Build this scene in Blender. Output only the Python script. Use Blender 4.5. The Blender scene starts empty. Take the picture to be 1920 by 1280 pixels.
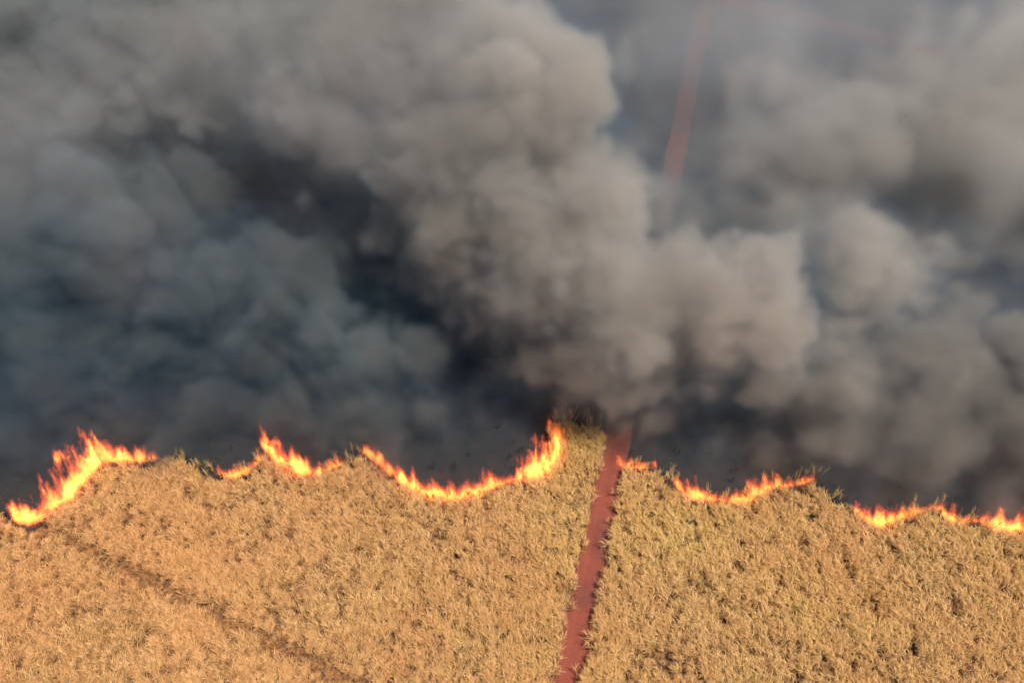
import bpy, bmesh, math, random, time
import numpy as np
from mathutils import Vector

T0 = time.time()
random.seed(7)
RNG = np.random.default_rng(11)
scene = bpy.context.scene
COL = scene.collection


def log(*a):
    print('[%.1fs]' % (time.time() - T0), *a)


# ------------------------------------------------------------------ camera
H = 110.0
PITCH = math.radians(55)
HFOV = math.radians(70)
FPX = 960 / math.tan(HFOV / 2)
cam_d = bpy.data.cameras.new('camera')
cam = bpy.data.objects.new('camera', cam_d)
COL.objects.link(cam)
cam.location = (0, 0, H)
cam.rotation_euler = (math.pi / 2 - PITCH, 0, 0)
cam_d.sensor_width = 36
cam_d.angle = HFOV
cam_d.clip_start = 1
cam_d.clip_end = 20000
scene.camera = cam


def at(px, py, z=0.0):
    """a point seen at a place of the 1920 wide photograph, at height z"""
    dx = (px - 960) / FPX
    dy = math.cos(PITCH) + math.sin(PITCH) * (640 - py) / FPX
    dz = -math.sin(PITCH) + math.cos(PITCH) * (640 - py) / FPX
    t = (H - z) / -dz
    return np.array([dx * t, dy * t, z])


def px_scale(px, py, z):
    """pixels of the photograph per metre at that point"""
    p = at(px, py, z)
    depth = p[1] * math.cos(PITCH) + (H - z) * math.sin(PITCH)
    return FPX / depth


# ------------------------------------------------------------------ node helpers
class NT:
    def __init__(self, tree):
        self.t = tree

    def n(self, kind, **kw):
        nd = self.t.nodes.new(kind)
        for k, v in kw.items():
            setattr(nd, k, v)
        return nd

    def link(self, a, b):
        self.t.links.new(a, b)

    def put(self, sock, v):
        if v is None:
            return
        if isinstance(v, bpy.types.NodeSocket):
            self.link(v, sock)
        else:
            sock.default_value = v

    def m(self, op, a, b=None, c=None, clamp=False):
        nd = self.n('ShaderNodeMath', operation=op, use_clamp=clamp)
        self.put(nd.inputs[0], a)
        if b is not None:
            self.put(nd.inputs[1], b)
        if c is not None:
            self.put(nd.inputs[2], c)
        return nd.outputs[0]

    def v(self, op, a, b=None, scale=None):
        nd = self.n('ShaderNodeVectorMath', operation=op)
        self.put(nd.inputs[0], a)
        if b is not None:
            self.put(nd.inputs[1], b)
        if scale is not None:
            self.put(nd.inputs['Scale'], scale)
        return nd.outputs[1] if op in ('LENGTH', 'DOT_PRODUCT', 'DISTANCE') else nd.outputs[0]

    def sep(self, a):
        nd = self.n('ShaderNodeSeparateXYZ')
        self.link(a, nd.inputs[0])
        return nd.outputs

    def comb(self, x, y, z):
        nd = self.n('ShaderNodeCombineXYZ')
        for s, q in zip(nd.inputs, (x, y, z)):
            self.put(s, q)
        return nd.outputs[0]

    def noise(self, vec, scale, detail=2.0, rough=0.5, dist=0.0, color=False):
        nd = self.n('ShaderNodeTexNoise')
        if vec is not None:
            self.link(vec, nd.inputs['Vector'])
        self.put(nd.inputs['Scale'], scale)
        nd.inputs['Detail'].default_value = detail
        nd.inputs['Roughness'].default_value = rough
        nd.inputs['Distortion'].default_value = dist
        return nd.outputs['Color' if color else 'Fac' if 'Fac' in nd.outputs else 0]

    def ramp(self, fac, stops, interp='LINEAR'):
        nd = self.n('ShaderNodeValToRGB')
        nd.color_ramp.interpolation = interp
        self.put(nd.inputs[0], fac)
        el = nd.color_ramp.elements
        while len(el) < len(stops):
            el.new(0.5)
        for e, (p, c) in zip(el, stops):
            e.position = p
            e.color = (*c, 1) if len(c) == 3 else c
        return nd.outputs[0]

    def mix(self, fac, a, b, mode='MIX'):
        nd = self.n('ShaderNodeMix', data_type='RGBA', blend_type=mode)
        self.put(nd.inputs[0], fac)
        self.put(nd.inputs[6], a if not isinstance(a, tuple) else (*a, 1))
        self.put(nd.inputs[7], b if not isinstance(b, tuple) else (*b, 1))
        return nd.outputs[2]

    def maprange(self, v, a, b, c=0.0, d=1.0, interp='LINEAR'):
        nd = self.n('ShaderNodeMapRange', interpolation_type=interp, clamp=True)
        self.put(nd.inputs[0], v)
        for i, q in enumerate((a, b, c, d)):
            self.put(nd.inputs[1 + i], q)
        return nd.outputs[0]


def new_mat(name):
    m = bpy.data.materials.new(name)
    m.use_nodes = True
    m.node_tree.nodes.clear()
    N = NT(m.node_tree)
    out = N.n('ShaderNodeOutputMaterial')
    return m, N, out


def tag(o, label=None, category=None, group=None, kind=None):
    if label:
        o['label'] = label
    if category:
        o['category'] = category
    if group:
        o['group'] = group
    if kind:
        o['kind'] = kind
    return o


def mesh_obj(name, verts, faces, mat=None, parent=None):
    me = bpy.data.meshes.new(name)
    me.from_pydata([tuple(v) for v in verts], [], [tuple(f) for f in faces])
    me.update()
    o = bpy.data.objects.new(name, me)
    COL.objects.link(o)
    if mat:
        me.materials.append(mat)
    if parent:
        o.parent = parent
    return o


# ------------------------------------------------------------------ the edge of the standing cane
EDGE = [(-420, 955), (-200, 960), (-60, 972), (0, 972), (25, 984), (45, 992), (75, 978), (110, 955), (150, 925), (178, 890), (200, 876),
        (230, 876), (285, 870), (310, 862), (350, 870), (400, 896), (430, 905), (465, 893), (488, 870), (500, 860),
        (520, 872), (560, 897), (600, 892), (640, 872), (668, 856), (700, 872), (740, 905), (790, 933), (850, 940),
        (910, 932), (960, 914), (1010, 904), (1045, 880), (1054, 850), (1046, 822), (1030, 802), (1045, 794), (1060, 793), (1100, 800),
        (1138, 815)]
EDGE_R = [(1160, 870), (1210, 884), (1240, 885), (1272, 916), (1310, 942), (1360, 948), (1410, 940), (1445, 922), (1480, 915),
          (1530, 905), (1560, 940), (1600, 965), (1625, 986), (1660, 992), (1700, 978), (1750, 960), (1775, 968), (1800, 982),
          (1840, 988), (1880, 998), (1920, 1002), (2050, 985), (2300, 1000), (2600, 960)]
TOPZ = 2.3
ROAD_A, ROAD_B = at(1065, 1280), at(1265, 300)
RD = (ROAD_B - ROAD_A)[:2]
RD /= np.linalg.norm(RD)
RN = np.array([RD[1], -RD[0]])      # to the right of the road


def road_off(x, y):
    return (x - ROAD_A[0]) * RN[0] + (y - ROAD_A[1]) * RN[1]


def poly_world(pts, z):
    return np.array([at(px, py, z)[:2] for px, py in pts])


PL = poly_world(EDGE, TOPZ)
PR = poly_world(EDGE_R, TOPZ)
edge_x = np.concatenate([PL[:, 0], PR[:, 0]])


def inside(poly, x, y):
    c = np.zeros(x.shape, bool)
    n = len(poly)
    j = n - 1
    for i in range(n):
        xi, yi = poly[i]
        xj, yj = poly[j]
        m = ((yi > y) != (yj > y)) & (x < (xj - xi) * (y - yi) / (yj - yi + 1e-12) + xi)
        c ^= m
        j = i
    return c


def seg_dist(poly, x, y, closed=False):
    """distance to a polyline and the position along it (index + fraction)"""
    best = np.full(x.shape, 1e9)
    par = np.zeros(x.shape)
    for i in range(len(poly) - 1):
        a, b = poly[i][:2], poly[i + 1][:2]
        ab = b - a
        t = np.clip(((x - a[0]) * ab[0] + (y - a[1]) * ab[1]) / (ab @ ab + 1e-9), 0, 1)
        d = np.hypot(x - a[0] - ab[0] * t, y - a[1] - ab[1] * t)
        m = d < best
        best[m] = d[m]
        par[m] = (i + t)[m]
    return best, par


# ------------------------------------------------------------------ world and sun
SUN_EL, SUN_AZ = 70.0, -12.0          # azimuth of the sun measured from +x towards +y
w = bpy.data.worlds.new('World')
scene.world = w
w.use_nodes = True
W = NT(w.node_tree)
w.node_tree.nodes.clear()
sky = W.n('ShaderNodeTexSky', sky_type='NISHITA', sun_disc=False)
sky.sun_elevation = math.radians(SUN_EL)
sky.sun_rotation = math.radians(90 - SUN_AZ)
sky.dust_density = 3.0
bg = W.n('ShaderNodeBackground')
W.link(sky.outputs[0], bg.inputs[0])
bg.inputs[1].default_value = 0.08
wo = W.n('ShaderNodeOutputWorld')
W.link(bg.outputs[0], wo.inputs[0])
sd = bpy.data.lights.new('sun', 'SUN')
sd.energy = 5.0
sd.angle = math.radians(0.5)
sd.color = (1.0, 0.90, 0.76)
so = bpy.data.objects.new('sun', sd)
COL.objects.link(so)
sv = Vector((math.cos(math.radians(SUN_EL)) * math.cos(math.radians(SUN_AZ)),
             math.cos(math.radians(SUN_EL)) * math.sin(math.radians(SUN_AZ)),
             math.sin(math.radians(SUN_EL))))
so.rotation_euler = sv.to_track_quat('Z', 'Y').to_euler()
so.location = (0, 0, 300)

# ------------------------------------------------------------------ ground sheet: litter under the cane, char behind the fire
GX = np.concatenate([[-6000, -1500, -400], np.arange(-220, 221, 1.5), [400, 1500, 6000]])
GY = np.concatenate([[-3000, -500, -80], np.arange(-20, 300, 1.5), [500, 1500, 8000]])
gx, gy = np.meshgrid(GX, GY)
gx, gy = gx.ravel(), gy.ravel()
left_poly = np.vstack([PL, [[ROAD_A[0] - RD[0] * 60, ROAD_A[1] - RD[1] * 60], [-900, -40], [-900, PL[0][1]]]])
right_poly = np.vstack([PR, [[900, PR[-1][1]], [900, -40], [ROAD_A[0] - RD[0] * 60, ROAD_A[1] - RD[1] * 60]]])
stand = inside(left_poly, gx, gy) | inside(right_poly, gx, gy) | (gy < 20)
de = np.minimum(seg_dist(PL, gx, gy)[0], seg_dist(PR, gx, gy)[0])
burn = np.clip(np.where(stand, -de, de) / 1.5 * 0.5 + 0.5, 0, 1)
nx_, ny_ = len(GX), len(GY)
verts = np.stack([gx, gy, np.zeros_like(gx)], 1)
ii, jj = np.meshgrid(np.arange(nx_ - 1), np.arange(ny_ - 1))
a0 = (ii + jj * nx_).ravel()
faces = np.stack([a0, a0 + 1, a0 + 1 + nx_, a0 + nx_], 1)
m, N, out = new_mat('field_soil')
geo = N.n('ShaderNodeNewGeometry').outputs['Position']
at_ = N.n('ShaderNodeAttribute', attribute_name='burn')
n1 = N.noise(geo, 0.35, 6, 0.65)
n2 = N.noise(geo, 2.2, 5, 0.7)
n3 = N.noise(geo, 0.05, 3, 0.5)
litter = N.ramp(n2, [(0.3, (0.07, 0.034, 0.022)), (0.7, (0.22, 0.12, 0.065))])
char = N.ramp(n2, [(0.3, (0.010, 0.012, 0.014)), (0.55, (0.022, 0.022, 0.024)), (0.8, (0.06, 0.052, 0.048))])
char = N.mix(N.maprange(n1, 0.5, 0.75), char, (0.045, 0.03, 0.025))
colr = N.mix(N.maprange(N.m('ADD', at_.outputs['Fac'], N.m('MULTIPLY', N.m('SUBTRACT', n1, 0.5), 0.5)), 0.4, 0.6), litter, char)
bs = N.n('ShaderNodeBsdfPrincipled')
N.link(colr, bs.inputs['Base Color'])
bs.inputs['Roughness'].default_value = 0.95
N.link(bs.outputs[0], out.inputs[0])
soil = m
g = mesh_obj('ground', verts, faces, soil)
g.data.attributes.new('burn', 'FLOAT', 'POINT').data.foreach_set('value', burn.astype(np.float32))
tag(g, kind='structure')
log('ground')

# ------------------------------------------------------------------ red dirt roads
m, N, out = new_mat('red_dirt')
uv = N.n('ShaderNodeAttribute', attribute_name='across')
geo = N.n('ShaderNodeNewGeometry').outputs['Position']
d1 = N.noise(geo, 0.5, 6, 0.6)
d2 = N.noise(geo, 5.0, 4, 0.7)
base = N.ramp(d1, [(0.3, (0.18, 0.038, 0.023)), (0.7, (0.235, 0.056, 0.034))])
base = N.mix(N.maprange(d2, 0.45, 0.8), base, (0.26, 0.075, 0.048))
# two wheel tracks, slightly paler and smoother
tr = N.m('ABSOLUTE', uv.outputs['Fac'])
trk = N.maprange(N.m('ABSOLUTE', N.m('SUBTRACT', tr, 0.42)), 0.08, 0.24, 0.45, 0.0, 'SMOOTHSTEP')
base = N.mix(trk, base, (0.25, 0.062, 0.038))
edge = N.maprange(N.m('ADD', tr, N.m('MULTIPLY', N.m('SUBTRACT', d1, 0.5), 0.5)), 0.82, 1.0, 0.0, 0.75, 'SMOOTHSTEP')
base = N.mix(edge, base, (0.14, 0.06, 0.035))
bs = N.n('ShaderNodeBsdfPrincipled')
N.link(base, bs.inputs['Base Color'])
bs.inputs['Roughness'].default_value = 0.9
bp = N.n('ShaderNodeBump')
bp.inputs['Strength'].default_value = 0.5
bp.inputs['Distance'].default_value = 0.08
N.link(d2, bp.inputs['Height'])
N.link(bp.outputs[0], bs.inputs['Normal'])
N.link(bs.outputs[0], out.inputs[0])
dirt = m


def ribbon(name, pts, width, z, wob=0.25, seed=1):
    r = np.random.default_rng(seed)
    pts = np.array(pts, float)
    seg = np.hypot(*np.diff(pts, axis=0).T)
    cum = np.concatenate([[0], np.cumsum(seg)])
    n = int(cum[-1] / 1.0) + 2
    s = np.linspace(0, cum[-1], n)
    P = np.stack([np.interp(s, cum, pts[:, k]) for k in (0, 1)], 1)
    T = np.gradient(P, axis=0)
    T /= np.linalg.norm(T, axis=1)[:, None]
    Nn = np.stack([T[:, 1], -T[:, 0]], 1)
    K = 9
    us = np.linspace(-1, 1, K)
    jl = np.interp(s, np.arange(0, cum[-1] + 4, 3), r.normal(0, wob, len(np.arange(0, cum[-1] + 4, 3))))
    jr = np.interp(s, np.arange(0, cum[-1] + 4, 3), r.normal(0, wob, len(np.arange(0, cum[-1] + 4, 3))))
    V, A = [], []
    for i in range(n):
        for u in us:
            j = jl[i] if u < 0 else jr[i]
            o = u * (width / 2 + j * abs(u))
            h = z - 0.05 * math.exp(-((abs(u) - 0.42) / 0.12) ** 2) + 0.05
            if abs(u) == 1:
                h = z
            V.append((P[i, 0] + Nn[i, 0] * o, P[i, 1] + Nn[i, 1] * o, h))
            A.append(u)
    F = [(i * K + k, i * K + k + 1, (i + 1) * K + k + 1, (i + 1) * K + k) for i in range(n - 1) for k in range(K - 1)]
    o = mesh_obj(name, V, F, dirt)
    o.data.attributes.new('across', 'FLOAT', 'POINT').data.foreach_set('value', np.array(A, np.float32))
    for p in o.data.polygons:
        p.use_smooth = True
    tag(o, kind='structure')
    return o


J = at(1322, 8)[:2]
ra = ROAD_A[:2] - RD * 45
ribbon('dirt_road', [ra, ROAD_B[:2], J], 4.3, 0.02, 0.15, 3)
c0, c1, c2 = at(1370, 2)[:2], at(1560, 48)[:2], at(1740, 100)[:2]
dA = (c0 - c1) / np.linalg.norm(c0 - c1)
dB = (c2 - c1) / np.linalg.norm(c2 - c1)
ribbon('crossing_road', [c0 + dA * 180, c0, c1, c2, c2 + dB * 150], 7.0, 0.012, 0.2, 4)

# ------------------------------------------------------------------ sugar cane
def leaf_material(name, straw_a, straw_b, green, dark=1.0):
    m, N, out = new_mat(name)
    tint = N.n('ShaderNodeAttribute', attribute_type='INSTANCER', attribute_name='tint').outputs['Fac']
    grn = N.n('ShaderNodeAttribute', attribute_type='INSTANCER', attribute_name='green').outputs['Fac']
    lf = N.n('ShaderNodeAttribute', attribute_name='leaf').outputs['Fac']
    hh = N.n('ShaderNodeAttribute', attribute_name='hgt').outputs['Fac']
    f = N.m('ADD', N.m('MULTIPLY', lf, 0.75), N.m('MULTIPLY', tint, 0.35), clamp=True)
    c = N.mix(f, straw_a, straw_b)
    gfac = N.m('MULTIPLY', N.maprange(N.m('ADD', grn, N.m('MULTIPLY', lf, -0.7)), 0.0, 0.25), 0.75)
    c = N.mix(gfac, c, green)
    # old sheaths near the foot of the plant are brown
    c = N.mix(N.maprange(hh, 0.15, 0.75, 0.8, 0.0), c, (0.13, 0.065, 0.035))
    sp = N.n('ShaderNodeNewGeometry').outputs['Position']
    c = N.mix(N.maprange(N.noise(sp, 0.045, 3, 0.6), 0.4, 0.62, 0.0, 0.40), c, (0.82, 0.46, 0.205))
    c = N.mix(N.maprange(N.sep(sp)[0], 30.0, -60.0, 0.0, 1.0), c, (1.0, 0.94, 0.93), 'MULTIPLY')
    d = N.n('ShaderNodeBsdfDiffuse')
    N.link(c, d.inputs[0])
    t = N.n('ShaderNodeBsdfTranslucent')
    N.link(c, t.inputs[0])
    mx = N.n('ShaderNodeMixShader')
    mx.inputs[0].default_value = 0.28
    N.link(d.outputs[0], mx.inputs[1])
    N.link(t.outputs[0], mx.inputs[2])
    N.link(mx.outputs[0], out.inputs[0])
    return m


leaf_mat = leaf_material('cane_leaf', (0.42, 0.20, 0.075), (1.0, 0.71, 0.34), (0.78, 0.62, 0.16))


def blade(V, F, A, Hh, base, az, length, width, droop, el0, lf, nseg=4):
    """a drooping leaf: starts at elevation el0 and bends over"""
    p = np.array(base, float)
    el = el0
    s = len(V)
    side = np.array([-math.sin(az), math.cos(az), 0.0])
    tw = random.uniform(-0.6, 0.6)
    for k in range(nseg + 1):
        u = k / nseg
        wd = width * (0.55 + 1.0 * u) * (1 - u) ** 0.6 if k < nseg else 0.0
        d = np.array([math.cos(el) * math.cos(az), math.cos(el) * math.sin(az), math.sin(el)])
        up = np.cross(side, d)
        sd_ = side * math.cos(tw * u * 2) + up * math.sin(tw * u * 2)
        if k < nseg:
            V.append(p - sd_ * wd)
            V.append(p + sd_ * wd)
            A += [lf, lf]
            Hh += [max(p[2], 0) / 2.6] * 2
        else:
            V.append(p.copy())
            A.append(lf)
            Hh.append(max(p[2], 0) / 2.6)
        p = p + d * (length / nseg)
        el -= droop / nseg
    for k in range(nseg - 1):
        a = s + 2 * k
        F.append((a, a + 1, a + 3, a + 2))
    a = s + 2 * (nseg - 1)
    F.append((a, a + 1, a + 2))


def clump(i, stalks, tall, up, name='cane_clump', wmul=1.0):
    V, F, A, Hh = [], [], [], []
    for s in range(stalks):
        bx, by = random.gauss(0, 0.28), random.gauss(0, 0.28)
        h = tall * random.uniform(0.72, 1.05)
        lean = random.uniform(0.05, 0.35)
        la = random.gauss(0, 0.6)
        tx, ty = bx + math.cos(la) * lean * h, by + math.sin(la) * lean * h
        # stalk: three sided
        r = 0.028
        n0 = len(V)
        for (x, y, z) in ((bx, by, -0.1), (tx * 0.75 + bx * 0.25, ty * 0.75 + by * 0.25, h * 0.8)):
            for q in range(3):
                V.append((x + r * math.cos(q * 2.1), y + r * math.sin(q * 2.1), z))
                A.append(0.3)
                Hh.append(max(z, 0) / 2.6)
        for q in range(3):
            F.append((n0 + q, n0 + (q + 1) % 3, n0 + 3 + (q + 1) % 3, n0 + 3 + q))
        nl = random.randint(9, 13)
        for k in range(nl):
            u = 0.35 + 0.65 * (k + random.random()) / nl
            p = (bx + (tx - bx) * u, by + (ty - by) * u, h * u * 0.92)
            az = random.gauss(0, 0.7) if random.random() < 0.8 else random.uniform(-math.pi, math.pi)
            blade(V, F, A, Hh, p, az, random.uniform(0.8, 1.5) * (0.8 if up else 0.85), random.uniform(0.020, 0.042) * wmul,
                  random.uniform(0.6, 1.4) if up else random.uniform(0.8, 2.0), random.uniform(0.95, 1.4) if up else random.uniform(0.5, 1.2), random.random())
    me = bpy.data.meshes.new('%s' % name)
    me.from_pydata([tuple(v) for v in V], [], F)
    me.attributes.new('leaf', 'FLOAT', 'POINT').data.foreach_set('value', np.array(A, np.float32))
    me.attributes.new('hgt', 'FLOAT', 'POINT').data.foreach_set('value', np.array(Hh, np.float32))
    me.materials.append(leaf_mat)
    o = bpy.data.objects.new('%s' % name, me)
    return o


def clump_collection(name, n, **kw):
    c = bpy.data.collections.new(name)          # a library of plant shapes, not placed in the scene itself
    for i in range(n):
        o = clump(i, **kw)
        o.name = '%s_%02d' % (name, i)          # instances are picked by alphabetical order
        c.objects.link(o)
    return c


coll_cane = clump_collection('cane_plant', 12, stalks=5, tall=2.5, up=False)
coll_tall = clump_collection('tall_cane_plant', 6, stalks=2, tall=3.3, up=True, wmul=0.7)
log('clumps')


def scatter(name, coll, pts, rotz, scale, tint, green, tilt, **tags):
    n = len(pts)
    me = bpy.data.meshes.new(name)
    me.vertices.add(n)
    me.vertices.foreach_set('co', np.asarray(pts, np.float32).ravel())
    rot = np.zeros((n, 3), np.float32)
    rot[:, 0] = tilt[:, 0]
    rot[:, 1] = tilt[:, 1]
    rot[:, 2] = rotz
    me.attributes.new('rot', 'FLOAT_VECTOR', 'POINT').data.foreach_set('vector', rot.ravel())
    for nm, a in (('size', scale), ('tint', tint), ('green', green)):
        me.attributes.new(nm, 'FLOAT', 'POINT').data.foreach_set('value', np.asarray(a, np.float32))
    me.attributes.new('pick', 'INT', 'POINT').data.foreach_set('value', RNG.integers(0, 1000, n).astype(np.int32))
    me.materials.append(leaf_mat)
    o = bpy.data.objects.new(name, me)
    COL.objects.link(o)
    ng = bpy.data.node_groups.new(name, 'GeometryNodeTree')
    ng.interface.new_socket('Geometry', in_out='INPUT', socket_type='NodeSocketGeometry')
    ng.interface.new_socket('Geometry', in_out='OUTPUT', socket_type='NodeSocketGeometry')
    G = NT(ng)
    gi, go = G.n('NodeGroupInput'), G.n('NodeGroupOutput')
    ci = G.n('GeometryNodeCollectionInfo')
    ci.inputs['Collection'].default_value = coll
    ci.inputs['Separate Children'].default_value = True
    ci.inputs['Reset Children'].default_value = True
    iop = G.n('GeometryNodeInstanceOnPoints')
    G.link(gi.outputs[0], iop.inputs['Points'])
    G.link(ci.outputs[0], iop.inputs['Instance'])
    iop.inputs['Pick Instance'].default_value = True

    def attr(nm, dt):
        nd = G.n('GeometryNodeInputNamedAttribute', data_type=dt)
        nd.inputs[0].default_value = nm
        return nd.outputs[0]
    G.link(attr('pick', 'INT'), iop.inputs['Instance Index'])
    G.link(attr('rot', 'FLOAT_VECTOR'), iop.inputs['Rotation'])
    G.link(attr('size', 'FLOAT'), iop.inputs['Scale'])
    G.link(iop.outputs[0], go.inputs[0])
    md = o.modifiers.new('plants', 'NODES')
    md.node_group = ng
    tag(o, **tags)
    return o


def vnoise(x, y, lam, seed):
    """smooth value noise"""
    r = np.random.default_rng(seed)
    L = r.random((256, 256))
    u, v = x / lam + 1000.3, y / lam + 1000.7
    i, j = np.floor(u).astype(int), np.floor(v).astype(int)
    fu, fv = u - i, v - j
    fu, fv = fu * fu * (3 - 2 * fu), fv * fv * (3 - 2 * fv)
    g_ = lambda a, b: L[a % 256, b % 256]
    return (g_(i, j) * (1 - fu) + g_(i + 1, j) * fu) * (1 - fv) + (g_(i, j + 1) * (1 - fu) + g_(i + 1, j + 1) * fu) * fv


FUR = np.array([at(px, py, 1.5)[:2] for px, py in ((-260, 880), (45, 975), (300, 1100), (650, 1278), (900, 1400))])


def field_points(x0, x1, y0, y1, step):
    xs = np.arange(x0, x1, step)
    ys = np.arange(y0, y1, step)
    X, Y = np.meshgrid(xs, ys)
    X = X.ravel() + RNG.uniform(-0.45, 0.45, X.size) * step
    Y = Y.ravel() + RNG.uniform(-0.45, 0.45, Y.size) * step
    # keep to what the picture and a camera a few steps aside could see
    depth = Y * math.cos(PITCH) + (H - 1) * math.sin(PITCH)
    k = (np.abs(X) < depth * 0.70 * 1.18 + 6) & (Y > 6)
    return X[k], Y[k]


X, Y = field_points(-150, 150, 4, 75, 0.62)
off = road_off(X, Y)
inL = inside(left_poly, X, Y) & (off < -1.85 + RNG.normal(0, 0.08, X.size) + 0.15 * (vnoise(X, Y, 5, 5) - .5))
inR = inside(right_poly, X, Y) & (off > 2.1 + RNG.normal(0, 0.1, X.size) + 0.3 * (vnoise(X, Y, 4, 6) - .5))
dedge = np.minimum(seg_dist(PL, X, Y)[0], seg_dist(PR, X, Y)[0])
fd, _ = seg_dist(FUR, X, Y)
# gaps in the stand run with the rows
ca, sa = math.cos(math.radians(118)), math.sin(math.radians(118))
al = X * ca + Y * sa
ac = -X * sa + Y * ca
gap = 0.5 * vnoise(al / 3.4, ac, 0.8, 31) + 0.5 * vnoise(al / 3.0, ac, 0.42, 32)
low = vnoise(X, Y, 14, 33)
hgt = 0.98 + 0.16 * (low - 0.5) - 0.5 * np.clip((0.47 - gap) / 0.16, 0, 1)
keep = ~((gap < 0.34) & (RNG.random(X.size) < 0.5))
furrow = (fd < 1.0 + 0.2 * (vnoise(X, Y, 4, 8) - .5)) & inL
hgt = np.where(furrow, 0.48 + 0.12 * RNG.random(X.size), hgt)
keep |= furrow & (RNG.random(X.size) < 0.8)
hgt *= RNG.uniform(0.86, 1.12, X.size)
wind = math.radians(120)
# greener where the front has spared taller cane and along the track
greenish = 0.08 + 0.55 * np.exp(-((X - 14) / 9) ** 2 - ((Y - 59) / 6) ** 2) + 0.12 * np.exp(-((X - 24) / 14) ** 2 - ((Y - 44) / 9) ** 2) \
    + 0.06 * (X > 0) + 0.28 * (vnoise(X, Y, 9, 40) - 0.5) + 0.35 * np.exp(-((X + 66) / 7) ** 2 - ((Y - 51) / 3) ** 2)
greenish -= 0.12 * (X < -20)
for nm, msk, lab in (('sugar_cane_field', inL, 'dry golden sugar cane left of the red dirt road, crossed by a trampled furrow'),
                     ('sugar_cane_field', inR, 'dry golden sugar cane standing right of the red dirt road')):
    k = msk & keep
    n = k.sum()
    z = np.zeros(n)
    rz = wind + RNG.normal(0, 0.4, n)
    rz = np.where(furrow[k], RNG.uniform(0, 6.28, n), rz)
    scatter(nm, coll_cane, np.stack([X[k], Y[k], z], 1), rz, hgt[k], RNG.random(n) - 0.95 * furrow[k] - 0.8 * np.clip((0.45 - gap[k]) / 0.12, 0, 1), greenish[k] + RNG.normal(0, 0.1, n),
            RNG.normal(0, 0.12, (n, 2)), label=lab, category='sugar cane', kind='stuff')
    log('field', n)

# taller upright green topped cane along the rim
prim = ((PL, left_poly, [(-900, 900)]), (PR, right_poly, [(-900, 900)]))
X2, Y2 = field_points(-140, 150, 35, 75, 0.8)
d2 = np.minimum(seg_dist(PL, X2, Y2)[0], seg_dist(PR, X2, Y2)[0])
ins = inside(left_poly, X2, Y2) | inside(right_poly, X2, Y2)
# image ranges where upright stalks show behind the rim
def pxx(x, y, z=2.5):
    depth = y * math.cos(PITCH) + (H - z) * math.sin(PITCH)
    return 960 + FPX * x / depth
PXX = pxx(X2, Y2)
rim = np.zeros(X2.size, bool)
for a, b, dmax, pr in ((285, 400, 1.8, .55), (440, 500, 1.6, .35), (600, 680, 2.0, .5), (850, 960, 2.4, .25), (1035, 1140, 3.0, .75), (1160, 1270, 2.0, .45), (1320, 1420, 2.4, .4),
                       (1430, 1540, 3.0, .45), (1560, 1620, 1.6, .45), (1690, 1780, 3.0, .5), (1800, 1870, 2.5, .45)):
    rim |= (PXX > a) & (PXX < b) & (d2 < dmax) & (RNG.random(X2.size) < pr * 0.7)
rim &= (np.abs(road_off(X2, Y2)) > 2.2)
n = rim.sum()
scatter('tall_cane_rim', coll_tall, np.stack([X2[rim], Y2[rim], np.zeros(n)], 1), math.radians(105) + RNG.normal(0, 0.5, n), RNG.uniform(0.75, 1.1, n),
        RNG.random(n), np.full(n, 0.62) + RNG.normal(0, 0.15, n), RNG.normal(0, 0.1, (n, 2)),
        label='tall upright green topped cane stalks standing along the burning rim of the field', category='sugar cane', kind='stuff')
log('rim', n)

# blackened stalks left standing behind the fire
m, N, out = new_mat('charred_leaf')
lf = N.n('ShaderNodeAttribute', attribute_name='leaf').outputs['Fac']
d = N.n('ShaderNodeBsdfDiffuse')
N.link(N.mix(N.m('POWER', lf, 3.0), (0.018, 0.016, 0.015), (0.14, 0.085, 0.05)), d.inputs[0])
N.link(d.outputs[0], out.inputs[0])
leaf_keep, leaf_mat = leaf_mat, m
coll_char = clump_collection('charred_plant', 5, stalks=3, tall=2.0, up=True)
X3, Y3 = field_points(-150, 150, 35, 95, 0.85)
d3 = np.minimum(seg_dist(PL, X3, Y3)[0], seg_dist(PR, X3, Y3)[0])
out3 = ~(inside(left_poly, X3, Y3) | inside(right_poly, X3, Y3)) & (np.abs(road_off(X3, Y3)) > 2.3)
k3 = out3 & (RNG.random(X3.size) < np.where(d3 < 1.8, 0.4, 0.05 * np.exp(-(d3 - 1.8) / 9)))
n = k3.sum()
scatter('charred_stubble', coll_char, np.stack([X3[k3], Y3[k3], np.zeros(n)], 1), math.radians(110) + RNG.normal(0, 0.7, n),
        RNG.uniform(0.3, 0.85, n), RNG.random(n), np.zeros(n), RNG.normal(0, 0.15, (n, 2)),
        label='blackened cane stubble left standing just behind the flames', category='burnt cane', kind='stuff')
leaf_mat = leaf_keep
log('stubble', n)

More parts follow.
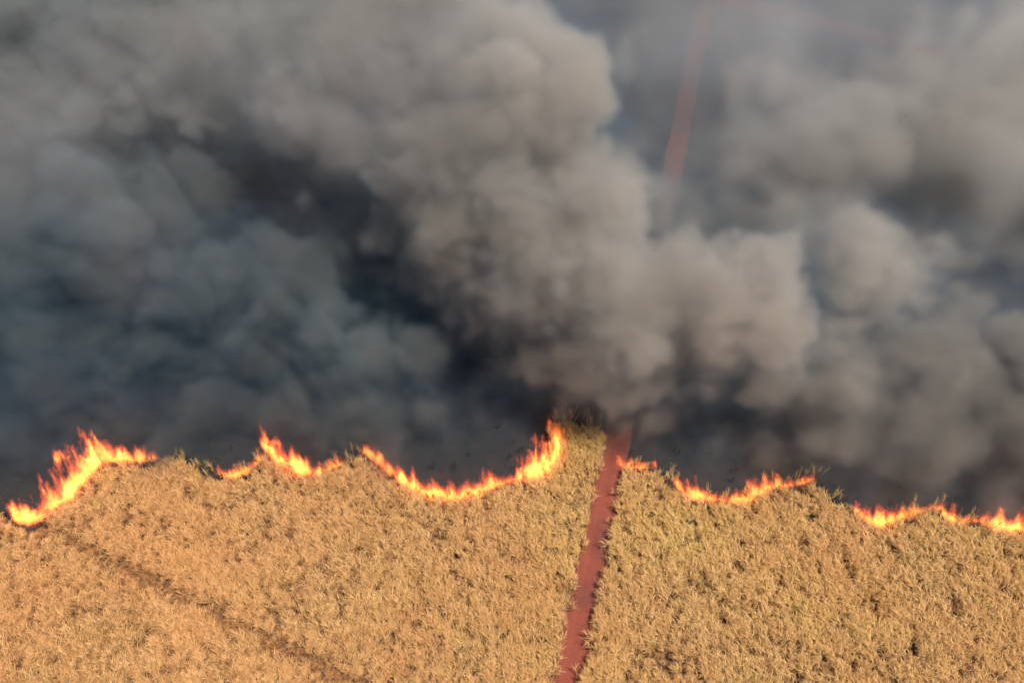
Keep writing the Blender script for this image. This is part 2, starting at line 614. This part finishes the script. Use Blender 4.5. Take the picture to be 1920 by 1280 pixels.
# ------------------------------------------------------------------ volumes: a coarse shape grid refined by noise
def grid_volume(name, S, org, cs, fine, vol_mat, core_mat, build, core_thr=None, edge_name='smoke_edge', keep_share=0.0, hull_thr=None):
    """S: coarse numpy grid (nx,ny,nz) at spacing cs from org. build(G, pos, sample) returns the density field."""
    nx, ny, nz = S.shape
    zz, yy, xx = np.meshgrid(np.arange(nz), np.arange(ny), np.arange(nx), indexing='ij')
    co = np.stack([xx.ravel() * cs + org[0], yy.ravel() * cs + org[1], zz.ravel() * cs + org[2]], 1).astype(np.float32)
    me = bpy.data.meshes.new(name)
    me.vertices.add(len(co))
    me.vertices.foreach_set('co', co.ravel())
    me.attributes.new('shape', 'FLOAT', 'POINT').data.foreach_set('value', S.transpose(2, 1, 0).ravel().astype(np.float32))
    vm0 = vol_mat[0] if isinstance(vol_mat, tuple) else vol_mat
    me.materials.append(vm0)
    o = bpy.data.objects.new('lattice' if hull_thr else name, me)
    COL.objects.link(o)
    ng = bpy.data.node_groups.new(name, 'GeometryNodeTree')
    ng.interface.new_socket('Geometry', in_out='INPUT', socket_type='NodeSocketGeometry')
    ng.interface.new_socket('Geometry', in_out='OUTPUT', socket_type='NodeSocketGeometry')
    G = NT(ng)
    gi, go = G.n('NodeGroupInput'), G.n('NodeGroupOutput')
    pos = G.n('GeometryNodeInputPosition').outputs[0]
    na = G.n('GeometryNodeInputNamedAttribute', data_type='FLOAT')
    na.inputs[0].default_value = 'shape'

    def sample(p):
        q = G.v('SCALE', G.v('SUBTRACT', p, tuple(org)), scale=1.0 / cs)
        q = G.v('MINIMUM', G.v('MAXIMUM', q, (0, 0, 0)), (nx - 1.001, ny - 1.001, nz - 1.001))
        fl = G.v('FLOOR', q)
        fr = G.sep(G.v('SUBTRACT', q, fl))
        f = G.sep(fl)
        base = G.m('ADD', f[0], G.m('MULTIPLY', G.m('ADD', f[1], G.m('MULTIPLY', f[2], float(ny))), float(nx)))
        c = []
        for dz in (0, 1):
            for dy in (0, 1):
                for dx in (0, 1):
                    si = G.n('GeometryNodeSampleIndex', data_type='FLOAT', domain='POINT')
                    G.link(gi.outputs[0], si.inputs['Geometry'])
                    G.link(na.outputs[0], si.inputs['Value'])
                    idx = G.m('ADD', base, float(dx + nx * (dy + ny * dz)))
                    G.link(idx, si.inputs['Index'])
                    c.append(si.outputs[0])

        def lerp(a, b, t):
            return G.m('MULTIPLY_ADD', G.m('SUBTRACT', b, a), t, a)
        x = [lerp(c[2 * i], c[2 * i + 1], fr[0]) for i in range(4)]
        y = [lerp(x[0], x[1], fr[1]), lerp(x[2], x[3], fr[1])]
        return lerp(y[0], y[1], fr[2])
    dens = build(G, pos, sample)
    vc = G.n('GeometryNodeVolumeCube')
    G.link(dens, vc.inputs['Density'])
    vc.inputs['Background'].default_value = 0.0
    mn = np.array(org, float)
    mx = mn + (np.array([nx, ny, nz]) - 1) * cs
    vc.inputs['Min'].default_value = tuple(mn)
    vc.inputs['Max'].default_value = tuple(mx)
    res = np.maximum(2, np.round((mx - mn) / fine).astype(int))
    for s, r in zip(('Resolution X', 'Resolution Y', 'Resolution Z'), res):
        vc.inputs[s].default_value = int(r)
    sm = G.n('GeometryNodeSetMaterial')
    G.link(vc.outputs[0], sm.inputs['Geometry'])
    sm.inputs['Material'].default_value = vm0
    G.link(sm.outputs[0], go.inputs[0])
    md = o.modifiers.new('volume', 'NODES')
    md.node_group = ng
    if core_thr is None:
        log(name, 'coarse', S.size, 'fine', int(np.prod(res)))
        return o
    # closed meshes read off the same field at one or two thresholds
    vm = G.n('GeometryNodeVolumeToMesh')
    G.link(vc.outputs[0], vm.inputs['Volume'])
    G.link(vm.outputs[0], go.inputs[0])
    got = []
    jobs = [(core_thr, core_mat, name, keep_share)]
    if hull_thr is not None:
        jobs = [(hull_thr[0], vol_mat[0], name, keep_share), (hull_thr[1], vol_mat[1], 'flame_body', keep_share * 0.6), (core_thr, core_mat, 'flame_core', keep_share * 0.4)]
    for thr, mat_, nm_, keep_ in jobs:
        vm.inputs['Threshold'].default_value = thr
        dg = bpy.context.evaluated_depsgraph_get()
        dg.update()
        cm = bpy.data.meshes.new_from_object(o.evaluated_get(dg), depsgraph=dg)
        cm.name = nm_
        if keep_:
            cm = drop_small(cm, keep_)
        cm.materials.clear()
        cm.materials.append(mat_)
        cm.polygons.foreach_set('use_smooth', np.ones(len(cm.polygons), bool))
        ob = bpy.data.objects.new(nm_, cm)
        COL.objects.link(ob)
        got.append(ob)
        log(nm_, 'faces', len(cm.polygons))
    if hull_thr is not None:
        got[1].parent = got[0]
        got[2].parent = got[0]
        bpy.data.objects.remove(o)
        return got[0]
    G.link(sm.outputs[0], go.inputs[0])
    G.t.nodes.remove(vm)
    o.name = edge_name
    o.parent = got[0]
    return got[0]


def drop_small(me, share):
    """leave out loose specks smaller than a share of the whole mesh"""
    bm = bmesh.new()
    bm.from_mesh(me)
    bm.verts.index_update()
    seen = np.zeros(len(bm.verts), bool)
    comps = []
    for v0 in bm.verts:
        if seen[v0.index]:
            continue
        stack, comp = [v0], []
        seen[v0.index] = True
        while stack:
            v = stack.pop()
            comp.append(v)
            for e in v.link_edges:
                q = e.other_vert(v)
                if not seen[q.index]:
                    seen[q.index] = True
                    stack.append(q)
        comps.append(comp)
    lim = share * len(bm.verts)
    kill = [v for c in comps if len(c) < lim for v in c]
    bmesh.ops.delete(bm, geom=kill, context='VERTS')
    bm.to_mesh(me)
    bm.free()
    return me


LIT_HEADS = [(at(1010, 140, 44), 17, 0.20), (at(1330, 530, 27), 19, 0.19), (at(1060, 430, 32), 13, 0.10), (at(1650, 480, 28), 13, 0.22),
        (at(1930, 40, 22), 28, 0.22), (at(190, 410, 18), 9, 0.10), (at(420, 530, 15), 12, 0.08), (at(680, 630, 12), 11, 0.10), (at(200, 715, 7), 5, 0.2)]  # lit puff heads: centre, reach and painted brightening


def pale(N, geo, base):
    """paints light onto the lit puff heads by raising the smoke colour there"""
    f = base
    for c, r, amp in LIT_HEADS:
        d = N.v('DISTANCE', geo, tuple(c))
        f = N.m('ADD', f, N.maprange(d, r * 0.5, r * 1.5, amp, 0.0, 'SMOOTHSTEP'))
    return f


def smoke_material(name, kmax, c_thin, c_mid, c_thick, side_lo=1.0, thin_low=0.4, m0=0.0, kthin=0.0, patchy=0.45):
    m, N, out = new_mat(name)
    vi = N.n('ShaderNodeVolumeInfo').outputs['Density']
    pv = N.n('ShaderNodeVolumePrincipled')
    pv.inputs['Density Attribute'].default_value = ''
    dn = N.m('MULTIPLY', N.maprange(vi, m0, m0 + 0.30, 0, 1, 'SMOOTHSTEP'), kmax)
    c = N.ramp(vi, [(m0 * 0.6, c_thin), (m0 + 0.12, c_mid), (m0 + 0.38, c_thick)])
    geo = N.n('ShaderNodeNewGeometry').outputs['Position']
    xyz = N.sep(geo)
    nz = N.noise(geo, 0.045, 2, 0.55)
    low_shade = N.maprange(xyz[2], 2.0, 26.0, 0.80, 1.0)  # self-shade of the low smoke, painted into its colour
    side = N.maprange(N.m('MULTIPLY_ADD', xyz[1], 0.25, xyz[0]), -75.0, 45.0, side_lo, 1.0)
    f = N.m('MULTIPLY', N.m('MULTIPLY', low_shade, side), N.maprange(nz, 0.35, 0.65, 0.93, 1.03))
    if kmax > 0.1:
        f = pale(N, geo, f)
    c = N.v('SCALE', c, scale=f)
    d = N.m('MULTIPLY', dn, N.m('MULTIPLY', N.maprange(xyz[2], 0.0, 13.0, thin_low, 1.0), N.maprange(nz, 0.38, 0.60, patchy, 1.0)))
    if kthin:
        d = N.m('ADD', d, N.m('MULTIPLY', N.maprange(vi, 0.0, m0, 0, 1, 'SMOOTHSTEP'), kthin))
    N.link(d, pv.inputs['Density'])
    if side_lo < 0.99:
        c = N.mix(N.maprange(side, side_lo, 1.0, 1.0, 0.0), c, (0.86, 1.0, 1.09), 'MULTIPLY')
    c = N.v('MINIMUM', c, (0.96, 0.95, 0.94))
    N.link(c, pv.inputs['Color'])
    pv.inputs['Anisotropy'].default_value = 0.15
    N.link(pv.outputs[0], out.inputs['Volume'])
    return m


def core_material(name, col, col2, side_lo=1.0):
    m, N, out = new_mat(name)
    geo = N.n('ShaderNodeNewGeometry').outputs['Position']
    n_ = N.noise(geo, 0.035, 3, 0.5)
    c = N.mix(N.maprange(n_, 0.38, 0.62), col, col2)
    xyz = N.sep(geo)
    f = N.m('MULTIPLY', N.maprange(xyz[2], 2.0, 26.0, 0.6, 1.0), N.maprange(N.m('MULTIPLY_ADD', xyz[1], 0.25, xyz[0]), -75.0, 45.0, side_lo ** 3, 1.0))  # height term paints the same low self-shade onto the core
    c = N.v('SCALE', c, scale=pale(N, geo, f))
    d = N.n('ShaderNodeBsdfDiffuse')
    N.link(c, d.inputs[0])
    N.link(d.outputs[0], out.inputs[0])
    return m


def smoke_build(a_big, a_mid, a_fine, bias, depth, warp=5.0, seed=0.0):
    def f(G, pos, sample):
        p0 = G.v('ADD', pos, (seed * 37.0, seed * 11.0, seed * 5.0))
        wv = G.v('SCALE', G.v('SUBTRACT', G.noise(p0, 1 / 14.0, 2, 0.5, color=True), (0.5, 0.5, 0.5)), scale=warp * 2)
        w2 = G.v('SCALE', G.v('SUBTRACT', G.noise(p0, 1 / 3.5, 2, 0.55, color=True), (0.5, 0.5, 0.5)), scale=warp * 0.35)
        q = G.v('ADD', pos, G.v('ADD', wv, w2))
        S = sample(q)
        qn = G.v('ADD', p0, w2)

        def bil(sc, amp):
            n = G.noise(qn, sc, 0.0)
            return G.m('MULTIPLY', G.m('ABSOLUTE', G.m('MULTIPLY_ADD', n, 2.0, -1.0)), amp * 2.2)
        b = G.m('ADD', bil(1 / 11.0, a_big), G.m('ADD', bil(1 / 4.2, a_mid), bil(1 / 1.9, a_fine)))
        S = G.m('ADD', G.m('ADD', S, b), bias)
        v = G.m('DIVIDE', S, depth)
        return G.m('MAXIMUM', G.m('MINIMUM', v, 1.0), 0.0)
    return f


def puff_grid(puffs, cs, margin, kids=10, kidr=(0.32, 0.5), seed=1, k=1.3):
    r = np.random.default_rng(seed)
    P = []
    for (px, py, rp, z) in puffs:
        c = at(px, py, z)
        R = rp / px_scale(px, py, z)
        P.append((c, R))
        for _ in range(kids):
            d = r.normal(0, 1, 3)
            d[2] = d[2] * 0.8 + 0.35
            d[1] -= 0.1
            d /= np.linalg.norm(d)
            kr = R * r.uniform(*kidr)
            P.append((c + d * (R - kr * 0.45), kr))
    C = np.array([p[0] for p in P])
    R = np.array([p[1] for p in P])
    mn = (C - R[:, None]).min(0) - margin
    mx = (C + R[:, None]).max(0) + margin
    mn[2] = max(mn[2], 0.0)
    n = np.ceil((mx - mn) / cs).astype(int) + 1
    ax = [mn[i] + np.arange(n[i]) * cs for i in range(3)]
    acc = np.zeros(n)
    S = np.full(n, -20.0)
    for c, rr in zip(C, R):
        lo = np.maximum(0, np.floor((c - rr - 8 - mn) / cs).astype(int))
        hi = np.minimum(n, np.ceil((c + rr + 8 - mn) / cs).astype(int) + 1)
        if (hi <= lo).any():
            continue
        x, y, z = [ax[i][lo[i]:hi[i]] - c[i] for i in range(3)]
        d = rr - np.sqrt(x[:, None, None] ** 2 + y[None, :, None] ** 2 + z[None, None, :] ** 2)
        sl = tuple(slice(lo[i], hi[i]) for i in range(3))
        S[sl] = np.logaddexp(S[sl] / k, d / k) * k
    # fade to nothing at the border of the grid
    for a in range(3):
        for e in (0, -1):
            if a == 2 and e == 0:
                continue
            ix = [slice(None)] * 3
            ix[a] = e
            S[tuple(ix)] = -20
    return S, mn


PLUMES = {}
MAIN = [(1230, 660, 85, 15), (1320, 600, 105, 22), (1370, 560, 112, 27), (1440, 570, 66, 25), (1180, 560, 115, 24), (1130, 480, 105, 28), (1430, 650, 85, 18),
        (1070, 620, 90, 18), (1060, 690, 50, 12), (1150, 680, 60, 11), (1000, 490, 140, 28), (900, 430, 130, 30), (1060, 400, 120, 32),
        (1100, 310, 75, 34), (950, 310, 150, 36), (830, 390, 110, 26), (770, 430, 85, 20), (870, 520, 85, 20), (965, 590, 80, 18), (1010, 660, 50, 12),
        (1000, 190, 140, 44), (1080, 130, 62, 46), (880, 140, 120, 44), (960, 100, 90, 44), (850, 260, 130, 38), (740, 280, 120, 34), (640, 210, 130, 32),
        (700, 90, 150, 42), (560, 90, 130, 36), (830, 10, 130, 46), (640, 340, 70, 20), (690, 410, 70, 17), (520, 190, 90, 28),
        (400, 60, 130, 34), (250, 70, 130, 34), (100, 60, 140, 34), (225, 190, 85, 28), (60, 170, 110, 28), (390, 160, 80, 26), (-80, 90, 150, 32), (150, -60, 160, 36),
        (400, -80, 170, 38), (650, -60, 160, 40)]
LEFT = [(140, 420, 85, 17), (225, 425, 80, 17), (60, 440, 70, 14), (170, 340, 100, 18), (330, 350, 80, 12), (420, 370, 70, 10), (450, 290, 70, 10), (400, 240, 60, 10), (500, 330, 50, 8), (360, 440, 60, 9), (520, 420, 45, 8), (30, 350, 90, 14),
        (395, 520, 80, 16), (315, 545, 55, 13), (480, 510, 85, 15), (560, 520, 90, 15), (625, 520, 55, 12), (430, 590, 80, 10),
        (10, 530, 70, 13), (60, 620, 90, 10), (-80, 400, 110, 14), (-90, 600, 120, 12), (200, 520, 70, 10),
        (590, 650, 85, 11), (690, 655, 75, 11), (770, 665, 62, 10), (635, 610, 50, 12), (480, 670, 80, 8), (180, 685, 32, 8), (225, 735, 42, 6), (285, 785, 42, 4),
        (330, 830, 34, 2), (90, 730, 90, 6), (20, 820, 80, 3), (400, 750, 80, 5), (560, 760, 80, 6), (690, 750, 80, 6), (800, 770, 60, 4), (160, 620, 60, 9), (300, 650, 60, 7),
        (620, 820, 50, 2), (720, 830, 55, 2), (850, 850, 45, 2), (150, 780, 50, 4), (560, 310, 60, 9), (640, 450, 50, 9), (745, 560, 45, 8), (830, 650, 42, 7), (890, 740, 45, 4)]
RIGHT = [(1650, 510, 96, 26), (1610, 570, 70, 22), (1700, 480, 55, 27), (1610, 470, 45, 26), (1560, 690, 100, 15), (1720, 650, 85, 15), (1800, 660, 90, 13), (1880, 640, 75, 13),
         (1460, 740, 70, 9), (1600, 790, 90, 8), (1740, 790, 100, 8), (1880, 770, 90, 9), (1320, 720, 60, 9), (1980, 700, 130, 12), (2000, 850, 110, 7), (1850, 880, 70, 4),
         (1680, 870, 60, 4), (1520, 800, 60, 6), (1150, 765, 42, 5), (1095, 735, 42, 5), (1210, 790, 42, 4), (1330, 830, 45, 3), (1430, 850, 45, 3)]
BACK = [(1560, 280, 140, 16), (1420, 330, 100, 10), (1750, 230, 160, 18), (1870, 320, 150, 18), (1500, 430, 120, 10), (1460, 200, 90, 10),
        (1930, 60, 110, 20), (1850, 170, 90, 14), (1330, 440, 80, 8), (1230, 410, 85, 10), (1200, 350, 60, 7), (1300, 400, 70, 8), (1780, 440, 110, 8), (1960, 180, 150, 22), (2050, 350, 160, 16),
        (1180, 300, 60, 6), (2060, 60, 170, 22), (1180, 130, 60, 10), (1400, 270, 50, 6)]
VEIL = [(1250, 150, 160, 16), (1400, 90, 170, 18), (1560, 40, 180, 20), (1700, 90, 170, 20), (1280, 330, 100, 12), (1150, -40, 200, 20), (1400, -80, 220, 24), (1700, -60, 220, 26), (1950, 0, 220, 26),
        (100, 200, 200, 48), (400, 150, 200, 48), (700, 150, 200, 50), (250, 400, 180, 34), (-100, 350, 200, 40), (900, 60, 200, 56), (1290, 100, 150, 40), (1420, 200, 150, 38), (1310, 270, 120, 30), (1500, 80, 140, 38), (500, 380, 110, 34)]
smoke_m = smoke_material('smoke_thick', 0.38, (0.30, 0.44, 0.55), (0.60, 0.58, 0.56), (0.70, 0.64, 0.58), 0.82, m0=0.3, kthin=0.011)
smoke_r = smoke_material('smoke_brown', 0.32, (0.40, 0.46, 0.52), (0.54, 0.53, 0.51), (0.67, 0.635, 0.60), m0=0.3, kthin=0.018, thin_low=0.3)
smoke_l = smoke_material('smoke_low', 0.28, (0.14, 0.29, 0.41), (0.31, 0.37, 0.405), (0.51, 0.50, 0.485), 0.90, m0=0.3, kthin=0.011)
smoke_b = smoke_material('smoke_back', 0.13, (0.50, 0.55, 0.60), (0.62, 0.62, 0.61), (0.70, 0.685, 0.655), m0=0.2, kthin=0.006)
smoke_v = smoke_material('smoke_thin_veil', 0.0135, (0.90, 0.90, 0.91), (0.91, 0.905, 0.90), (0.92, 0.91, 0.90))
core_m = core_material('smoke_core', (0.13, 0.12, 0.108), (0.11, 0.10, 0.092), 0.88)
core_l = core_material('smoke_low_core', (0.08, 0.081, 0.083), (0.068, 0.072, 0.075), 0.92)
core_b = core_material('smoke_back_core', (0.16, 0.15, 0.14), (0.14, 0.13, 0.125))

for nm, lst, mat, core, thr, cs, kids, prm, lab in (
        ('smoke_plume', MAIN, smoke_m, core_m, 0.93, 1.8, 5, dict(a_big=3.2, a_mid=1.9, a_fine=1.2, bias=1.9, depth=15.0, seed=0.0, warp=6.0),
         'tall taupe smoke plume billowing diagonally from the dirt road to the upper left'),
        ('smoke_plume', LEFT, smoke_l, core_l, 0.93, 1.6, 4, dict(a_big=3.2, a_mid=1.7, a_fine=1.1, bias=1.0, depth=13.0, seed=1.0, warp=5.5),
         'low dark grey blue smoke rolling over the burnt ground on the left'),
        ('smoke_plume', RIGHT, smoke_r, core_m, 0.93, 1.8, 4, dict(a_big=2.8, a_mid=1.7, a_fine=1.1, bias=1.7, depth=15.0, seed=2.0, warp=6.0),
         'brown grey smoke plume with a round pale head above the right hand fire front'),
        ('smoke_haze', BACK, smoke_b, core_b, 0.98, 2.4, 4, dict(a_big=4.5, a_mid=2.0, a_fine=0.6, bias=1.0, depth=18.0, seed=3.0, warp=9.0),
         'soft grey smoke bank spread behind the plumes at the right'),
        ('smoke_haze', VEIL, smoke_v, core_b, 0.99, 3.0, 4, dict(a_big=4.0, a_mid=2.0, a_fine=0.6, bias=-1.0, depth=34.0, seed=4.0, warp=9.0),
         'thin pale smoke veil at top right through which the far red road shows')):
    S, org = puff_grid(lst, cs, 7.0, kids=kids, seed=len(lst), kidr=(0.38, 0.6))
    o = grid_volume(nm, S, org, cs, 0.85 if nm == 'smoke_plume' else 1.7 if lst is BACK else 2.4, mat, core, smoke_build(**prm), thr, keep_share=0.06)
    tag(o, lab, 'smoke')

# thin blue grey smoke hanging over the burnt ground
cs = 2.5
org = np.array([-170.0, 30.0, 0.0])
n = (137, 76, 8)
xs, ys = np.meshgrid(org[0] + np.arange(n[0]) * cs, org[1] + np.arange(n[1]) * cs, indexing='ij')
ins = inside(left_poly, xs.ravel(), ys.ravel()) | inside(right_poly, xs.ravel(), ys.ravel())
de = np.minimum(seg_dist(PL, xs.ravel(), ys.ravel())[0], seg_dist(PR, xs.ravel(), ys.ravel())[0])
sd_ = np.where(ins, -de, de).reshape(xs.shape)
top = np.clip((sd_ - 1) * 0.5, -4, 9)
S = top[:, :, None] - np.arange(n[2])[None, None, :] * cs * 0.8
S[0], S[-1], S[:, -1], S[:, :, -1] = -9, -9, -9, -9
haze_m = smoke_material('smoke_veil', 0.065, (0.10, 0.30, 0.62), (0.13, 0.29, 0.52), (0.26, 0.33, 0.42), thin_low=0.9, patchy=0.7)
o = grid_volume('ground_haze', S, org, cs, 1.6, haze_m, None, smoke_build(a_big=3.0, a_mid=1.5, a_fine=0.0, bias=-1.5, depth=10.0, seed=5.0, warp=6.0))
tag(o, 'thin blue grey smoke veil lying low over the charred ground', 'smoke', kind='stuff')
log('smoke ready')

# ------------------------------------------------------------------ fire fronts
WIND = np.array([-0.22, 0.97])
LEAN = 0.8
FIRES = [
    ('fire_front', 'steep fire front at the far left with a tall red orange flame column', [(20, 975, 40, .8), (50, 985, 55, 1.2), (80, 970, 55, 1.3), (110, 947, 130, 1.6), (140, 922, 130, 1.8), (160, 895, 115, 1.6), (176, 872, 150, 2.0),
        (200, 866, 35, 1.4), (230, 870, 35, 1.2), (260, 868, 32, 1.0), (290, 862, 18, .6)]),
    ('fire_front', 'short low fire front on the notch in the cane left of the curling flame', [(405, 893, 14, .5), (430, 901, 18, .8), (460, 890, 18, .8), (482, 868, 20, .7), (492, 856, 10, .4)]),
    ('fire_front', 'fire front with a curling flame tip and thin spire beside it', [(496, 846, 50, .8), (510, 858, 62, 1.2), (530, 875, 55, 1.6), (550, 886, 105, 1.8), (570, 893, 45, 1.3), (600, 892, 20, .8), (640, 874, 14, .5)]),
    ('fire_front', 'long curved yellow fire front forming a bowl left of the dirt road', [(684, 853, 16, .7), (705, 868, 28, 1.0), (735, 892, 32, 1.1), (765, 917, 45, 1.3), (790, 929, 52, 1.5), (815, 936, 42, 1.5), (850, 938, 28, 1.5), (890, 932, 42, 1.3), (930, 917, 42, 1.0),
        (960, 908, 18, .8), (1000, 900, 100, 1.3), (1030, 888, 115, 1.7), (1050, 866, 60, 1.5), (1052, 845, 40, 1.2), (1044, 822, 45, 1.0), (1030, 803, 22, .5)]),
    ('fire_front', 'tiny lone flame at the cane corner beside the dirt road', [(1128, 820, 10, .4), (1137, 822, 16, .5)]),
    ('fire_front', 'small pale orange fire front just right of the dirt road', [(1162, 873, 22, .5), (1180, 880, 20, .7), (1205, 882, 24, .7), (1230, 878, 12, .5)]),
    ('fire_front', 'shallow fire front with one flame spike at its left end right of the road', [(1270, 910, 20, .5), (1288, 928, 42, .9), (1305, 939, 55, 1.1), (1330, 944, 20, .8), (1362, 944, 10, .6), (1395, 945, 22, .9), (1415, 939, 40, 1.1), (1440, 926, 42, 1.1),
        (1462, 918, 20, .7), (1500, 912, 9, .5), (1515, 908, 20, .7), (1530, 906, 18, .5)]),
    ('fire_front', 'fire front along the right edge of the frame with scattered red spikes', [(1607, 960, 15, .5), (1625, 977, 26, .9), (1650, 990, 62, 1.2), (1670, 988, 48, 1.1), (1695, 977, 30, .9), (1720, 968, 25, .8), (1750, 958, 9, .5), (1768, 960, 24, .6), (1790, 980, 28, .9),
        (1810, 985, 20, .8), (1840, 980, 14, .7), (1860, 988, 42, 1.1), (1880, 996, 55, 1.3), (1920, 1000, 40, 1.3), (1990, 995, 45, 1.2), (2060, 985, 20, .6)]),
]
def glow(name, col, strength):
    """evenly glowing gas: how bright it looks depends on how deep the flame is along the line of sight"""
    m, N, out = new_mat(name)
    em = N.n('ShaderNodeEmission')
    em.inputs[0].default_value = (*col, 1)
    em.inputs[1].default_value = strength
    N.link(em.outputs[0], out.inputs['Volume'])
    return m


flame_wisp = glow('flame_wisp', (1.0, 0.10, 0.035), 0.42)
flame_body = glow('flame_body', (1.0, 0.17, 0.015), 0.75)
flame_core = glow('flame_core', (1.0, 0.42, 0.06), 1.9)


def flame_build(G, pos, sample):
    p = G.sep(pos)
    # follow the lean of the flames so that the streaks run along them
    sh = G.comb(G.m('MULTIPLY_ADD', p[2], -WIND[0] * LEAN, p[0]), G.m('MULTIPLY_ADD', p[2], -WIND[1] * LEAN, p[1]), G.m('MULTIPLY', p[2], 0.38))
    wv = G.v('SCALE', G.v('SUBTRACT', G.noise(sh, 0.55, 1, 0.5, color=True), (0.5, 0.5, 0.5)), scale=1.6)
    rise = G.m('MULTIPLY', p[2], 0.3, clamp=True)
    S = sample(G.v('ADD', pos, G.v('SCALE', G.v('MULTIPLY', wv, (1.0, 1.0, 0.8)), scale=G.m('ADD', rise, 0.3))))
    q = G.v('ADD', sh, G.v('SCALE', wv, scale=0.5))
    n1 = G.noise(q, 0.75, 3.0, 0.62)
    n2 = G.m('ABSOLUTE', G.m('MULTIPLY_ADD', G.noise(q, 2.7, 2.0, 0.6), 2.0, -1.0))
    up = G.m('MULTIPLY', p[2], 0.2, clamp=True)
    cut = G.m('ADD', G.m('MULTIPLY', G.m('SUBTRACT', 0.62, n1), G.m('MULTIPLY_ADD', up, 4.2, 1.5)), G.m('MULTIPLY', n2, G.m('MULTIPLY_ADD', up, 1.3, 1.15)))
    v = G.m('SUBTRACT', S, cut)
    return G.m('MAXIMUM', G.m('MINIMUM', G.m('MULTIPLY', v, 1.3), 1.0), 0.0)


for k, (nm, lab, pts) in enumerate(FIRES):
    P = np.array([at(px, py, 1.2)[:2] for px, py, _, _ in pts])
    hts = np.array([h_ / 17.0 + 1.4 for _, _, h_, _ in pts])
    th = np.array([t_ for *_, t_ in pts])
    cs = 0.5
    zt = hts.max() * 1.1 + 0.5
    mn = np.array([min(P[:, 0].min(), (P[:, 0] + WIND[0] * LEAN * zt).min()) - 3, P[:, 1].min() - 3, 0.4])
    mx = np.array([P[:, 0].max() + 3, (P[:, 1] + WIND[1] * LEAN * zt).max() + 3, zt + 0.6])
    n = np.ceil((mx - mn) / cs).astype(int) + 1
    z = mn[2] + np.arange(n[2]) * cs
    X_, Y_, Z_ = np.meshgrid(mn[0] + np.arange(n[0]) * cs, mn[1] + np.arange(n[1]) * cs, z, indexing='ij')
    d, par = seg_dist(P, (X_ - WIND[0] * LEAN * Z_ * 0.9).ravel(), (Y_ - WIND[1] * LEAN * Z_ * 0.9 - 0.5).ravel())
    hh = np.interp(par, np.arange(len(P)), hts)
    tt = np.interp(par, np.arange(len(P)), th)
    u = np.clip(Z_.ravel() / hh, 0, 1.5)
    E = np.maximum(0, 1.15 - (d / (0.92 * tt * (1.0 - 0.45 * np.clip(u, 0, 1)) + 0.25)) ** 1.5) * np.clip(1.25 - 1.1 * u, 0, 1)
    S = np.where(E > 0, E, -0.4).reshape(X_.shape)
    for a_ in range(3):
        for e_ in (0, -1):
            if a_ == 2 and e_ == 0:
                continue
            ix = [slice(None)] * 3
            ix[a_] = e_
            S[tuple(ix)] = -1
    o = grid_volume(nm, S, mn, cs, 0.14, (flame_wisp, flame_body), flame_core, flame_build, 0.60, keep_share=0.012, hull_thr=(0.04, 0.28))
    tag(o, lab, 'fire', 'fire fronts along the edge of the cane')
log('fire ready')


scene.render.engine = 'CYCLES'
scene.cycles.max_bounces = 6
scene.cycles.diffuse_bounces = 2
scene.cycles.volume_bounces = 3
scene.cycles.transparent_max_bounces = 16
scene.cycles.volume_step_rate = 2.8
scene.cycles.volume_max_steps = 512
scene.cycles.use_denoising = True
scene.cycles.use_adaptive_sampling = True
scene.cycles.adaptive_threshold = 0.04
scene.cycles.time_limit = 1000
scene.view_settings.view_transform = 'Standard'
scene.view_settings.look = 'None'
scene.view_settings.exposure = 0
